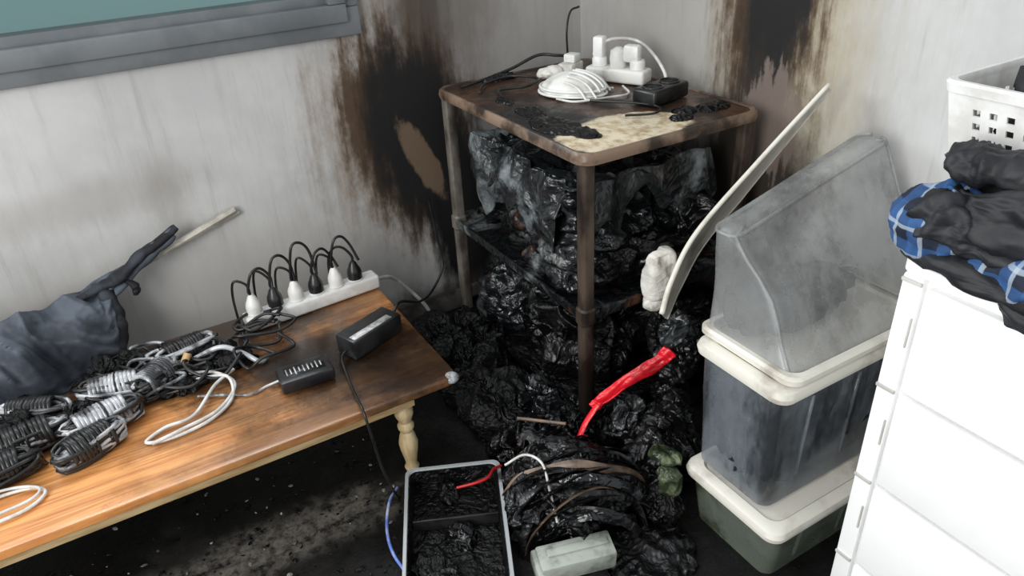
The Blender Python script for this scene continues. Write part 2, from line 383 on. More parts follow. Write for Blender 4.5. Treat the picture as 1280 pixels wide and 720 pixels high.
def adapter(name,c,size,rz,lab=True):
    a=empty(name); obox('body',c,size,'black',a,rz,bevel=.006)
    Mx=mkmat(c,rz)
    if lab:
        bm=bmesh.new(); add_box(bm,(size[0]*.75,size[1]*.55,.001),Mx@Matrix.Translation((0,0,size[2]/2+.0003)))
        from_bm(bm,'rating_label','black' if lab==2 else 'label',a)
        if lab==2:
            bm=bmesh.new()
            for k in range(9): add_box(bm,(.003,size[1]*.5*(.5+.5*random.random()),.0008),Mx@Matrix.Translation((-size[0]*.33+k*size[0]*.08,0,size[2]/2+.001)))
            from_bm(bm,'label_print','label',a)
    return a,Mx
a,Mx=adapter('power_adapter',(.425,1.49,TZ+.0265),(.155,.068,.052),math.radians(22),False)
bm=bmesh.new(); add_box(bm,(.12,.020,.001),Mx@Matrix.Translation((-.008,-.018,.0263))); from_bm(bm,'rating_label','label',a)
tube('output_cord',[(.358,1.465,.30),(.335,1.44,.295),(.325,1.38,.288),(.315,1.30,.289),(.31,1.238,.288),(.312,1.222,.24),(.325,1.225,.12),(.35,1.23,.02),(.37,1.27,.006)],.003,'cableb',a)
tube('mains_cord',[(.495,1.52,.31),(.53,1.55,.325),(.585,1.62,.275),(.66,1.74,.19),(.74,1.84,.15),(.80,1.88,.20),(.80,1.90,.30),(.79,1.905,.42)],.004,'cableb',a)
a,Mx=adapter('laptop_charger',(.245,1.43,TZ+.0165),(.12,.072,.031),math.radians(-3),2)
tube('charger_cord',[(.19,1.44,.295),(.16,1.45,.285),(.12,1.44,.285),(.07,1.47,.287),(.02,1.50,.286)],.003,'cables',a)

# coiled cable bundles
def bundle(name,c,ang,L,W,mats,seed,nl=9,z=TZ):
    rnd=random.Random(seed); e=empty(name); R=mkmat((c[0],c[1],z),ang)
    for q,mt in enumerate(mats):
        bm=bmesh.new(); pts=[]
        for k in range(nl*16+1):
            th=2*math.pi*k/16; lp=k//16
            rr=1+.25*math.sin(lp*2.3+q+seed)
            w_=V((nz((k*.11,seed,q),1,1),nz((k*.11,seed,q),1,2),abs(nz((k*.11,seed,q),1,3))))*.016
            pts.append(R@(V((L/2*math.cos(th)*(.85+.15*rr),W/2*math.sin(th)*rr*.8,max(.005,.024+.018*math.sin(lp*1.7+q*2+th*.5)+q*.004)))+w_))
        for q_ in pts: q_.z=max(q_.z,z+.005)
        add_tube(bm,pts,.0045,6); from_bm(bm,'coil_%d'%(q+1),mt,e)
    bm=bmesh.new(); pts=[]
    turns=12
    for k in range(turns*12+1):
        th=2*math.pi*k/12; x=-L*.33+L*.66*k/(turns*12)
        pts.append(R@V((x+.004*nz((k*.2,seed,0),1),(W*.48+.004*math.sin(x*90+seed))*math.cos(th),.034+.028*math.sin(th))))
    add_tube(bm,pts,.0055,6); from_bm(bm,'wrapped_cord',mats[0],e)
    bm=bmesh.new(); pts=[R@V((L*.02+.002*math.sin(a*.3),(W*.52+.004)*math.cos(2*math.pi*a/16),.034+.031*math.sin(2*math.pi*a/16))) for a in range(17)]
    add_tube(bm,pts,.003,6,cap=False); from_bm(bm,'cable_tie','cableb',e)
for i,(c,an,L_,W_,ms) in enumerate((((-.13,1.60),-8,.15,.055,['cables','cableb']),((-.165,1.50),14,.15,.055,['cables','cableb']),((-.195,1.425),24,.13,.052,['cableb','cables']),
      ((-.31,1.52),8,.15,.055,['cableb','cables']),((-.05,1.59),46,.12,.05,['cables','cableb']),((-.36,1.44),6,.14,.055,['cableb','cableb']),((.03,1.665),15,.13,.05,['cableb','cables']),((-.29,1.61),-25,.14,.05,['cableb','cables']))):
    bundle('coiled_cable',c,math.radians(an),L_,W_,ms,i+1)
mess=empty('tangled_cords')
rnd=random.Random(3)
for k in range(20):
    cxx,cyy=.05+rnd.uniform(-.20,.15),1.63+rnd.uniform(-.08,.08); pts=[]
    for j in range(7):
        th=j*1.15+rnd.random()*.6; r_=.022+.03*rnd.random(); pts.append((cxx+r_*math.cos(th)*1.4+j*.004,cyy+r_*math.sin(th),TZ+.006+.045*rnd.random()))
    tube('cord_%d'%(k+1),pts,.004,rnd.choice(['cableb','cableb','cables']),mess)
for k,(x,y,rx,ry,h) in enumerate(((-.02,1.68,.07,.035,.04),(.08,1.62,.06,.035,.028),(-.12,1.68,.08,.04,.045),(.13,1.585,.04,.025,.02),(-.22,1.57,.07,.04,.03),(.0,1.55,.05,.025,.015),(-.33,1.60,.08,.06,.04))):
    crumple('melted_clump_%d'%(k+1),(x,y,TZ+.008),(rx,ry,h),'char',mess,20+k,.6,2,.035,5,TZ+.0005)
tube('yellow_plug',[(.015,1.60,.315),(.03,1.61,.335)],.009,'pine',mess)
wl=empty('white_cable_loop')
tube('loop_a',[(.03,1.56,.292),(.09,1.52,.30),(.085,1.45,.288),(.03,1.40,.286),(-.05,1.385,.286),(-.10,1.40,.286),(-.06,1.425,.288),(.0,1.43,.29),(.06,1.50,.30),(.11,1.55,.292)],.0038,'cablew',wl)
tube('loop_b',[(.02,1.59,.295),(.07,1.55,.30),(.10,1.49,.292),(.05,1.42,.29),(-.03,1.39,.294),(-.09,1.38,.292)],.0038,'cablew',wl)
tube('loop_c',[(.04,1.62,.31),(.10,1.60,.33),(.14,1.58,.31),(.17,1.55,.29),(.19,1.56,.288)],.006,'cables',wl)
wl=empty('white_cable_loop')
tube('loop_a',[(-.46,1.35,.287),(-.38,1.39,.287),(-.31,1.385,.287),(-.285,1.355,.287),(-.32,1.325,.287),(-.40,1.32,.287),(-.47,1.335,.287)],.0035,'cablew',wl)
tube('loop_b',[(-.47,1.40,.287),(-.36,1.40,.294),(-.295,1.37,.294),(-.31,1.34,.294),(-.40,1.33,.294)],.003,'cablew',wl)

# fabric umbrella with stick
fb=empty('charred_umbrella')
top=crom([(-.75,1.80,.45),(-.5,1.80,.445),(-.312,1.82,.435),(-.223,1.85,.432),(-.133,1.87,.447),(-.07,1.88,.462),(-.01,1.885,.486),(.04,1.885,.506),(.09,1.895,.528)],10)
bot=crom([(-.75,1.52,.285),(-.55,1.54,.285),(-.37,1.60,.285),(-.25,1.68,.285),(-.12,1.765,.295),(-.085,1.86,.415),(-.02,1.885,.45),(.03,1.89,.472),(.085,1.895,.503)],10)
def ff(u,v):
    k=u*(len(top)-1); i=min(int(k),len(top)-2); f=k-i
    a=top[i].lerp(top[i+1],f); b=bot[i].lerp(bot[i+1],f); p=a.lerp(b,v)
    wd=(a-b).length
    am=min(1,wd/.15)
    p=p+V((0,-am*.03*math.sin(v*math.pi),am*.015*math.sin(v*math.pi)))
    q=V((p.x*1.0+p.z*.9,p.y*.7-p.x*.3,p.z*.5))
    q=q+V((nz(q,5,6),nz(q,5,7),0))*.04
    s=am*(.14*(.2-abs(nz(q,5,1)))+.08*(.2-abs(nz(q,11,2)))+.02*(.2-abs(nz(q,24,4))))+(1-am)*.03*nz(p,22,3)+.006*(.25-abs(nz(p,35,3)))
    p=p+V((s*.3,-s*1.0,s*.8)); p.y=min(p.y,YW-.012); 
    if p.y<TY1+.01: p.z=max(p.z,TZ+.004)
    return p
sheet('canopy_fabric',ff,200,80,'fabric',fb,.003)
tube('pole',[(-.18,1.86,.395),(-.05,1.885,.44),(.25,1.925,.523)],.009,'stick',fb,False,6)
tube('pole_side',[(.0,1.905,.445),(.26,1.93,.512)],.005,'stick',fb,False,6)
def rag(nm,pts,r,sd,mat='fabric2'):
    return tube(nm,pts,r,mat,fb,True,10,.7,10,lambda t_:.55+.9*abs(nz((t_*5,sd,0),1,1))+.7*math.sin(math.pi*t_)**.5*.6)
rag('torn_strip_a',[(-.16,1.84,.43),(-.10,1.86,.44),(-.05,1.86,.455),(0,1.875,.485),(.05,1.88,.505),(.10,1.89,.530)],.017,1)
rag('torn_strip_b',[(-.12,1.84,.40),(-.07,1.86,.42),(-.02,1.875,.455),(.03,1.88,.482),(.09,1.89,.512)],.014,2,'fabric')
rag('torn_strip_c',[(-.10,1.86,.44),(-.09,1.83,.38),(-.10,1.79,.32),(-.13,1.75,.295)],.018,3)
rag('torn_strip_d',[(-.05,1.86,.445),(-.03,1.85,.42),(-.035,1.85,.40)],.010,4)

# ---------------------------------------------------------------- shelf
sh=empty('metal_shelf_unit'); SX0,SX1,SY0,SY1=.818,1.322,1.15,1.84
bm=bmesh.new(); cxs,cys=(SX0+SX1)/2,(SY0+SY1)/2
loft(bm,[rrect(cxs,cys,SX1-SX0-a,SY1-SY0-a,.03,z) for a,z in ((.02,.738),(.016,.752),(.02,.757))])
from_bm(bm,'top_board','stop',sh,True,30)
bm=bmesh.new(); loft(bm,[rrect(cxs,cys,SX1-SX0-a,SY1-SY0-a,.035,z) for a,z in ((.02,.732),(.0,.735),(-.004,.744),(0,.755),(.008,.760),(.022,.7585),(.026,.752))],False,False)
from_bm(bm,'top_edge_band','edge',sh,True,30)
for i,(x,y,mt,lean) in enumerate(((SX0+.022,SY0+.024,'legd',0),(SX0+.022,SY1-.03,'leg',0),(SX1-.03,SY0+.024,'legd',0),(SX1-.03,SY1-.03,'legd',0))):
    bm=bmesh.new(); loft(bm,[rrect(x,y,.032,.032,.009,z,3) for z in (0,.012,.38,.734)]); from_bm(bm,'leg_%d'%(i+1),mt,sh,True,30)
    bm=bmesh.new(); loft(bm,[rrect(x,y,a,a,.012,z,3) for z,a in ((.345,.034),(.35,.040),(.385,.040),(.39,.034))]); from_bm(bm,'bracket_%d'%(i+1),mt,sh,True,30)
for z,nm in ((.375,'middle'),(.08,'lower')):
    bm=bmesh.new(); loft(bm,[rrect(cxs,cys,SX1-SX0-a,SY1-SY0-a,.03,zz) for a,zz in ((.03,z-.018),(.012,z-.016),(.008,z),(.012,z+.008),(.026,z+.006),(.03,z-.006))])
    from_bm(bm,nm+'_tray','film' if nm=='middle' else 'char',sh,True,30)
mi=empty('melted_microwave')
crumple('melted_casing',(1.06,1.50,.505),(.185,.25,.125),'film',mi,3,.45,5,.14,6,.384)
def drape(u,v):
    x=.865+u*.40; y=1.245; z=.655-v*(.10+.08*nz((u*4,0,0),1,2)+.05*nz((u*11,0,0),1,2))
    p=V((x,y,z)); f_=V((x*1.,y,z*.35))
    p+=V((0,-.05*(.25-abs(nz(f_,9,4)))-.02*math.sin(v*1.5),.02*nz(f_,10,5)))
    p.z=max(p.z,.39)
    return p
sheet('sagging_film',drape,90,36,'silver',mi,.003)
def drape2(u,v):
    p=V((.862-.02*math.sin(v*2.),1.30+u*.42,.655-v*(.17+.1*nz((u*5,0,0),1,6)))); f_=V((p.x,p.y,p.z*.5))
    p+=V((-.045*(.25-abs(nz(f_,8,7)))-.02*(.25-abs(nz(f_,19,7))),0,.014*nz(f_,11,8))); p.z=max(p.z,.39); return p
sheet('sagging_film_side',drape2,90,36,'silver',mi,.003)
def drape3(u,v):
    p=V((.86+u*.40,1.25+v*.48,.645)); p.z+=.05*(.2-abs(nz(p,6,9)))+.02*(.25-abs(nz(p,15,9)))-.02*u; return p
sheet('slumped_cover',drape3,80,80,'silver',mi,.003)
crumple('charred_front',(1.06,1.225,.43),(.16,.04,.05),'bag',mi,11,.6,2.5,.08,5,.384,hf=.2)
crumple('melted_lump',(.87,1.35,.405),(.035,.12,.035),'film',mi,12,.6,2,.08,5,.384,hf=.2)
crumple('melted_lump_b',(1.2,1.22,.47),(.05,.04,.09),'bag',mi,13,.6,2,.08,5,.384,hf=.2)
ms=empty('melted_plastic_bags')
crumple('bag_a',(1.04,1.47,.195),(.17,.22,.105),'bag',ms,14,.6,3,.16,6,.09,hf=.3)
crumple('bag_b',(1.2,1.35,.17),(.1,.14,.08),'bag',ms,15,.6,2.5,.12,5,.09,hf=.3)
crumple('bag_film',(.95,1.40,.19),(.09,.14,.10),'bag',ms,16,.7,2.5,.12,6,.09,hf=.3)
crumple('bag_scraps',(.90,1.62,.20),(.05,.10,.10),'film',ms,17,.7,2.5,.10,5,.09,hf=.3)

# items on shelf top
ZT=.7585
rm=empty('white_respirator')
RM=mkmat((1.07,1.55,ZT+.002),math.radians(-62))
bm=bmesh.new(); bmesh.ops.create_uvsphere(bm,u_segments=40,v_segments=20,radius=1)
for v in bm.verts:
    c0=v.co.copy(); rib=1+.045*math.cos(9*math.atan2(c0.y,c0.x))*max(0,1-abs(c0.z)*.8)
    v.co=RM@V((c0.x*.085*rib,c0.y*.062*rib*(1-.15*c0.x),max(0,c0.z)*.05+.006*nz(c0,3,2)*(c0.z>0)))
from_bm(bm,'shell','whitedirty',rm)
for k,(s_,z_) in enumerate(((1.06,.004),(1.02,.016))):
    pts=[RM@V((.085*s_*math.cos(a*math.pi/16),.062*s_*math.sin(a*math.pi/16)*(1-.15*math.cos(a*math.pi/16)),z_)) for a in range(33)]
    tube('rib_%d'%(k+1),pts,.0035,'white',rm,False)
for k in range(7):
    yy=-.05+.0167*k; pts=[RM@V((.0+.085*u_/8,yy*(1+.2*u_/8),.052*math.sqrt(max(0,1-((.085*u_/8)/.09)**2-(yy/.066)**2))+.003)) for u_ in range(9)]
    tube('vent_bar_%d'%(k+1),pts,.003,'white',rm,False)
wp=empty('white_extension_socket')
WM=mkmat((1.225,1.565,ZT+.0),math.radians(-65))
bm=bmesh.new(); add_box(bm,(.17,.055,.036),WM@Matrix.Translation((0,0,.019)),.007,3); from_bm(bm,'body','whitedirty',wp,True,40)
for i,x in enumerate((-.055,0,.055)):
    bm=bmesh.new(); lathe(bm,[(.02,.0375),(.02,.055),(.017,.06)] if i!=1 else [(.021,.0375),(.023,.06),(.021,.08),(.008,.088)],WM@Matrix.Translation((x,0,0)),20); from_bm(bm,'plug_%d'%(i+1),'white',wp,True,40)
bm=bmesh.new(); add_box(bm,(.03,.03,.055),WM@Matrix.Translation((-.055,0,.085)),.006,2); from_bm(bm,'adapter_block','white',wp,True,40)
bm=bmesh.new(); add_box(bm,(.045,.03,.045),WM@Matrix.Translation((.04,.0,.075)),.009,2); from_bm(bm,'plug_block','white',wp,True,40)
tube('cord',[(1.20,1.64,.82),(1.22,1.60,.86),(1.28,1.56,.855),(1.295,1.50,.82),(1.28,1.44,.78),(1.23,1.42,.765)],.0045,'cablew',wp)
tube('cord_b',[(1.19,1.50,.765),(1.16,1.44,.763),(1.09,1.45,.763),(1.02,1.47,.763),(1.0,1.52,.763)],.003,'cablew',wp)
w2=empty('white_plug_adapter')
obox('block',(1.16,1.69,ZT+.02),(.06,.045,.038),'whitedirty',w2,.4); obox('block_top',(1.165,1.69,ZT+.05),(.035,.035,.022),'white',w2,.4)
crumple('melted_side',(1.11,1.71,ZT+.015),(.04,.03,.018),'white_melt',w2,33,.4,2,.04,4,ZT)
bs=empty('black_double_socket')
BM_=mkmat((1.195,1.36,ZT),math.radians(12))
bm=bmesh.new(); add_box(bm,(.135,.07,.038),BM_@Matrix.Translation((0,0,.0195)),.008,3); from_bm(bm,'body','black',bs,True,40)
for i,x in enumerate((-.032,.032)):
    bm=bmesh.new()
    outer=[BM_@V((x+.024*math.cos(a*math.pi/12),.024*math.sin(a*math.pi/12),.0395)) for a in range(24)]
    add_tube(bm,outer+[outer[0]],.0025,6,cap=False); from_bm(bm,'socket_ring_%d'%(i+1),'black',bs)
    bm=bmesh.new(); lathe(bm,[(.021,.0385),(.021,.0392)],BM_@Matrix.Translation((x,0,0)),20); from_bm(bm,'socket_well_%d'%(i+1),'char',bs)
bc=empty('black_power_cord')
tube('cord_a',[(.86,1.77,.765),(.95,1.80,.765),(1.05,1.82,.775),(1.13,1.81,.80),(1.17,1.77,.80),(1.18,1.69,.81)],.0045,'cableb',bc)
tube('cord_b',[(.88,1.70,.765),(.93,1.76,.765),(1.02,1.78,.766),(1.06,1.70,.768),(1.0,1.66,.766),(.93,1.68,.765),(.90,1.62,.765)],.0035,'cableb',bc)
tube('cord_c',[(1.24,1.82,.765),(1.23,1.81,.85),(1.25,1.82,.90),(1.28,1.82,.91)],.003,'cableb',bc)
tube('cord_d',[(1.05,1.45,.765),(1.12,1.36,.765),(1.14,1.30,.765),(1.1,1.27,.765),(1.04,1.30,.765)],.003,'cableb',bc)
md=empty('melted_debris_on_shelf')
for k,(x,y,rx,ry,h) in enumerate(((.89,1.36,.05,.08,.005),(.91,1.28,.03,.05,.005),(1.14,1.22,.03,.018,.007),(1.18,1.26,.03,.025,.006),(1.25,1.24,.05,.03,.006),(.90,1.48,.03,.05,.005),(1.0,1.80,.05,.02,.012),(.9,1.6,.02,.03,.005))):
    crumple('melt_%d'%(k+1),(x,y,ZT-.001),(rx,ry,h),'bag',md,30+k,.8,2,.03,5,ZT-.002,hf=.3)

# ---------------------------------------------------------------- bins
def sbin(name,x0,x1,y0,y1,z0,z1,taper,mat,content=True,warp=.0,lid=True,rad=.028):
    e=empty(name); cx,cy=(x0+x1)/2,(y0+y1)/2; wx,wy=x1-x0,y1-y0; h=z1-z0
    lv=[0,.03,.2,.4,.6,.8,.93]; loops=[]
    for f in lv:
        k=taper*(1-f)*2; lp=rrect(cx,cy,wx-.024-k,wy-.024-k,rad-.004,z0+h*f,6)
        loops.append([p+V((nz(p,6,3),nz(p,6,4),0))*warp*math.sin(f*3) for p in lp])
    bm=bmesh.new(); loft(bm,loops,True,False); o=from_bm(bm,'clear_body',mat,e,True,60)
    bm=bmesh.new()
    for k in range(3):
        fx=cx-wx*.28+k*wx*.28
        add_tube(bm,[V((fx,y0+.014+taper*(1-f)-.001,z0+h*f)) for f in (.15,.5,.85)],.004,6)
    from_bm(bm,'ribs',mat,e)
    pr=((.03,z1-.028),(.012,z1-.028),(.004,z1-.025),(.0,z1-.014),(.006,z1-.004),(.016,z1))
    if lid:
        pr=pr+((.05,z1+.002),(.06,z1-.004)); bm=bmesh.new(); loft(bm,[rrect(cx,cy,wx-a,wy-a,rad,z) for a,z in pr],False,True)
    from_bm(bm,'lid' if lid else 'rim','rim',e,True,30)
    if content:
        crumple('dark_clothes',(cx,cy,z0+h*.44),(wx/2-.035-taper*.6,wy/2-.03-taper*.6,h*.40),'jacket',e,int(z0*100)+3,.3,6,.10,5,z0+.006)
    return e
sbin('storage_bin',.868,1.325,.605,.865,.0,.150,.015,'binlow',warp=.01)
sbin('storage_bin',.878,1.335,.645,.875,.158,.455,.010,'binmid',warp=.008)
ub=empty('warped_storage_bin')
bm=bmesh.new()
lo_=rrect(1.12,.765,.42,.215,.020,.462)
tp=rrect(1.11,.855,.39,.055,.018,.0)
tp=[V((p.x,p.y,.685+(p.x-.91)*.24+.010*nz(p,8,2))) for p in tp]
loops=[]
for f in (0,.1,.25,.4,.55,.7,.82,.92,.98,1.):
    lp=[a.lerp(b,f)+V((nz((a.x*5,a.y*5,f*2),1,4),nz((a.x*5,a.y*5,f*2),1,5),0))*.022*math.sin(f*3.1) for a,b in zip(lo_,tp)]
    if f==1.: 
        cm=sum(lp,V())/len(lp); lp=[p.lerp(cm,.12)+V((0,0,.004)) for p in lp]
    loops.append(lp)
loft(bm,loops,False,True); o=from_bm(bm,'clear_body','bin',ub,True,60)
bm=bmesh.new()
add_tube(bm,[l[17]+V((-.001,-.001,0)) for l in loops],.0035,6); add_tube(bm,[l[24]+V((.001,-.001,0)) for l in loops],.0035,6)
add_tube(bm,[loops[-2][k]+V((0,0,.001)) for k in range(len(loops[-2]))],.004,6)
from_bm(bm,'corner_folds','bin',ub)
crumple('sooty_cloth_inside',(1.08,.82,.50),(.15,.05,.05),'jacket',ub,9,.4,3,.07,5,.47)
bm=bmesh.new(); loft(bm,[rrect(1.12,.765,.435+a,.23+a,.028,z) for a,z in ((-.03,.460),(.0,.460),(.010,.464),(.010,.474),(.0,.479),(-.02,.479))],False,False); from_bm(bm,'rim','rim',ub,True,30)

# leaning lid
ld=empty('warped_bin_lid')
pa=crom([(.897,.988,.448),(.925,.995,.515),(.995,1.006,.60),(1.13,.985,.73),(1.28,.963,.862)],12)
dA,dB=V((.086,.064,-.088)),V((.102,.062,-.064))
def lf(u,v):
    k=u*(len(pa)-1); i=min(int(k),len(pa)-2); p=pa[i].lerp(pa[i+1],k-i)
    nrm=V((-.72,.1,.69)); b=.006 if (v<.06 or v>.94) else 0
    w_=.85*min(1,.3+(1-u)*2.0)*(.6+.4*min(1,u*3))
    return p+dA.lerp(dB,u)*(w_*v)-nrm*b+nrm*.004*nz((u*4,v*2,0),1,3)
sheet('lid_plate',lf,60,24,'lidm',ld,.004)
bm=bmesh.new(); pt=[p+V((.002,-.002,-.002)) for p in pa]; add_tube(bm,pt,.0055,8,1.0,True,lambda t_:1.15-.35*t_); from_bm(bm,'lid_lip','rim',ld)
bm=bmesh.new(); add_tube(bm,[lf(i/40,1.) for i in range(41)],.004,8); from_bm(bm,'lid_lip_far','rim',ld)

# ---------------------------------------------------------------- drawer unit
du=empty('plastic_drawer_tower'); DX,DY,DZ=.90,.51,.78; DY0=-.02
box('carcass',(DX+.012,DY0,.02),(1.355,DY,DZ-.02),'drawer',du,.006)
bm=bmesh.new(); loft(bm,[rrect((DX+1.355)/2-.003,(DY+DY0)/2,1.355-DX-.006+a,DY-DY0+.01+a,.02,z) for a,z in ((-.01,DZ-.02),(0,DZ-.018),(0,DZ-.004),(-.008,DZ))]); from_bm(bm,'top_panel','drawer',du,True,30)
for y in (DY-.018,DY0+.018): box('front_post_%d'%(y>0.2),(DX,y-.016,.02),(DX+.02,y+.016,DZ-.02),'drawer',du,.005)
hh=(DZ-.05)/4
for i in range(4):
    z0=.025+i*hh
    bm=bmesh.new()
    add_box(bm,(.02,DY-DY0-.080,hh-.008),Matrix.Translation((DX+.004,(DY+DY0)/2,z0+hh/2)),.006,3)
    add_box(bm,(.008,.10,.010),Matrix.Translation((DX-.008,(DY+DY0)/2-.12,z0+hh*.78)),.003,2)
    from_bm(bm,'drawer_%d'%(i+1),'drawer',du,True,35)
    bm=bmesh.new(); add_box(bm,(.004,.030,.006),Matrix.Translation((DX-.001,DY-.018,z0+hh-.004)),0.001); add_box(bm,(.003,.003,.05),Matrix.Translation((DX-.001,DY-.030,z0+hh*.55)),0.001); from_bm(bm,'rail_slot_%d'%(i+1),'slot',du,False)
bm=bmesh.new()
for (x,y) in ((DX+.03,.04),(DX+.03,.47),(1.33,.04),(1.33,.47)): lathe(bm,[(.015,0),(.018,.02)],Matrix.Translation((x,y,0)),12)
from_bm(bm,'feet','drawer',du)

# basket
bk=empty('laundry_basket')
BX0,BX1,BY0,BY1,BZ0,BZ1=1.025,1.345,.14,.578,.786,.99
def bwall(bm,a0,b0,a1,b1,n,m):
    G={}
    us=[0]; vs=[0]
    for i in range(n): us+= [us[-1]+.45, us[-1]+1.0]
    us=[0]+[u_+.5 for u_ in us[1:]]; us.append(us[-1]+.3); mu=us[-1]; us=[u_/mu for u_ in us]
    for j in range(m): vs+= [vs[-1]+.5, vs[-1]+1.0]
    vs.append(vs[-1]+1.6); mv=vs[-1]; vs=[v_/mv for v_ in vs]
    for i,u_ in enumerate(us):
        for j,v_ in enumerate(vs):
            G[i,j]=bm.verts.new((V(a0).lerp(V(b0),u_)).lerp(V(a1).lerp(V(b1),u_),v_))
    for i in range(len(us)-1):
        for j in range(len(vs)-1):
            hole=(i>=2 and i%2==0 and i<len(us)-2 and j%2==1 and j<len(vs)-2)
            if not hole: bm.faces.new((G[i,j],G[i+1,j],G[i+1,j+1],G[i,j+1]))
bm=bmesh.new(); tpz=BZ1-.005; k=.03
cb=[(BX0+k,BY0+k),(BX1-k,BY0+k),(BX1-k,BY1-k),(BX0+k,BY1-k)]; ct=[(BX0,BY0),(BX1,BY0),(BX1,BY1),(BX0,BY1)]
for i in range(4):
    j=(i+1)%4; n_=18 if i%2 else 13
    bwall(bm,(*cb[i],BZ0),(*cb[j],BZ0),(*ct[i],tpz),(*ct[j],tpz),n_,9)
bm.faces.new([bm.verts.new((*c_,BZ0)) for c_ in cb])
o=from_bm(bm,'perforated_body','white',bk,False); sm=o.modifiers.new('s','SOLIDIFY'); sm.thickness=.003; sm.offset=0
bm=bmesh.new(); loft(bm,[rrect((BX0+BX1)/2,(BY0+BY1)/2,BX1-BX0+a,BY1-BY0+a,.02,z) for a,z in ((.0,BZ1-.018),(.014,BZ1-.016),(.018,BZ1-.004),(.012,BZ1),(-.002,BZ1),(-.006,BZ1-.006),(-.004,BZ1-.022))],False,False); from_bm(bm,'rim','white',bk,True,40)
crumple('dark_laundry',(1.19,.36,.905),(.115,.18,.11),'jacket',bk,40,.3,4,.09,5,.80)
# clothes pile
cp=empty('pile_of_clothes')
crumple('black_jacket',(.960,.31,.872),(.068,.19,.036),'jacket',cp,41,.8,3,.12,6,.80,.04,hf=.5)
crumple('jacket_collar',(.975,.42,.912),(.042,.11,.022),'jacket',cp,47,.7,2.5,.09,6,.80,.1,hf=.5)
crumple('jacket_sleeve',(.936,.40,.845),(.060,.12,.032),'jacket',cp,42,.7,3,.10,6,.79,.2,hf=.5)
crumple('plaid_shirt',(.950,.34,.808),(.072,.185,.028),'plaid',cp,43,.6,3,.09,6,.782,hf=.4)
crumple('plaid_fold',(.930,.490,.835),(.040,.050,.050),'plaid',cp,44,.6,2.5,.08,5,.782,hf=.4)
crumple('dark_trousers',(.940,.33,.798),(.070,.2,.018),'jacket',cp,45,.7,3,.08,5,.782,hf=.5)
crumple('hanging_hem',(.891,.22,.777),(.014,.16,.03),'jacket',cp,46,.6,3,.06,5,hf=.5)

# ---------------------------------------------------------------- floor debris
db=empty('charred_debris_heap')
for k,(c,r_,mt,s_,a_) in enumerate((((.70,1.43,.04),(.09,.15,.065),'char',50,.7),((.70,1.28,.02),(.08,.10,.04),'bag',51,.7),((.68,1.62,.06),(.06,.12,.08),'char',52,.7),
     ((.92,1.03,.05),(.08,.07,.07),'bag',53,.7),((.94,.97,.12),(.045,.045,.11),'bag',54,.7),((.83,1.17,.02),(.10,.08,.035),'char',55,.7),((.82,.89,.03),(.03,.05,.03),'char',56,.7),
     ((.78,1.68,.04),(.08,.10,.06),'char',58,.7),((.73,.80,.003),(.10,.09,.014),'bag',59,.8),((.64,1.17,.01),(.04,.05,.03),'bag',61,.8),((.89,1.07,.13),(.035,.03,.03),'film',62,.9),((.85,.97,.06),(.04,.04,.03),'film',63,.9),((.80,1.30,.04),(.07,.09,.04),'film',64,.8))):
    crumple('char_lump_%d'%(k+1),c,r_,mt,db,s_,a_,2.3,max(.05,max(r_)*.7),6 if max(r_)>.08 else 5,.001,hf=.3)
def frags(parent,n,fx,seed,nm,smin,smax,dens=.9):
    rnd=random.Random(seed); bm=bmesh.new()
    for k in range(n):
        x,y=fx(rnd)
        if x is None: continue
        s_=rnd.uniform(smin,smax); z=s_*.4
        t_=bmesh.new(); bmesh.ops.create_icosphere(t_,subdivisions=1,radius=1)
        sc=(s_*rnd.uniform(.5,1.8),s_*rnd.uniform(.5,1.2),s_*rnd.uniform(.15,.6)); Rm=mkmat((x,y,z),rnd.random()*6,rnd.uniform(-.5,.5))
        for v in t_.verts: v.co=Rm@V((v.co.x*sc[0]*rnd.uniform(.7,1.3),v.co.y*sc[1],v.co.z*sc[2]))
        mi_=0 if rnd.random()<dens else 1
        for f in t_.faces: f.material_index=mi_
        merge(bm,t_)
    return from_bm(bm,nm,['char','ash'],parent,False)
def fx1(r):
    x,y=r.gauss(.72,.14),r.gauss(1.15,.22)
    return (None,None) if (x<.60 or x>.84 and y<.9 or x>1.15 or y>1.85) else (x,y)
frags(db,420,fx1,11,'loose_fragments',.003,.011,.92)
frags(None,420,lambda r:(r.uniform(-.4,.36),r.uniform(1.0,1.7)),12,'scattered_ash',.0015,.006,.8)
# burnt sheets / shards around the heap
rnd=random.Random(23)
for k in range(40):
    x,y=rnd.gauss(.77,.09),rnd.gauss(1.20,.13)
    if x>.86 and y<.95 or x<.63: continue
    z0=rnd.uniform(.02,.08); a0=rnd.random()*6.28; ln=rnd.uniform(.05,.12); wd_=rnd.uniform(.03,.06); tl_=rnd.uniform(-.6,.6); sd=k; rt_=rnd.uniform(-.5,.5)
    def sf(u,v):
        q=mkmat((x,y,z0),a0,tl_,rt_)@V(((u-.5)*ln,(v-.5)*wd_*(.6+.4*math.sin(u*math.pi)),.02*nz((u*3,v*3,sd),1,1)+.012*math.sin(u*3)))
        q.z=max(q.z,.003); return q
    sheet('burnt_sheet_%d'%(k+1),sf,12,10,rnd.choice(['bag','bag','char','film']),db,.002)
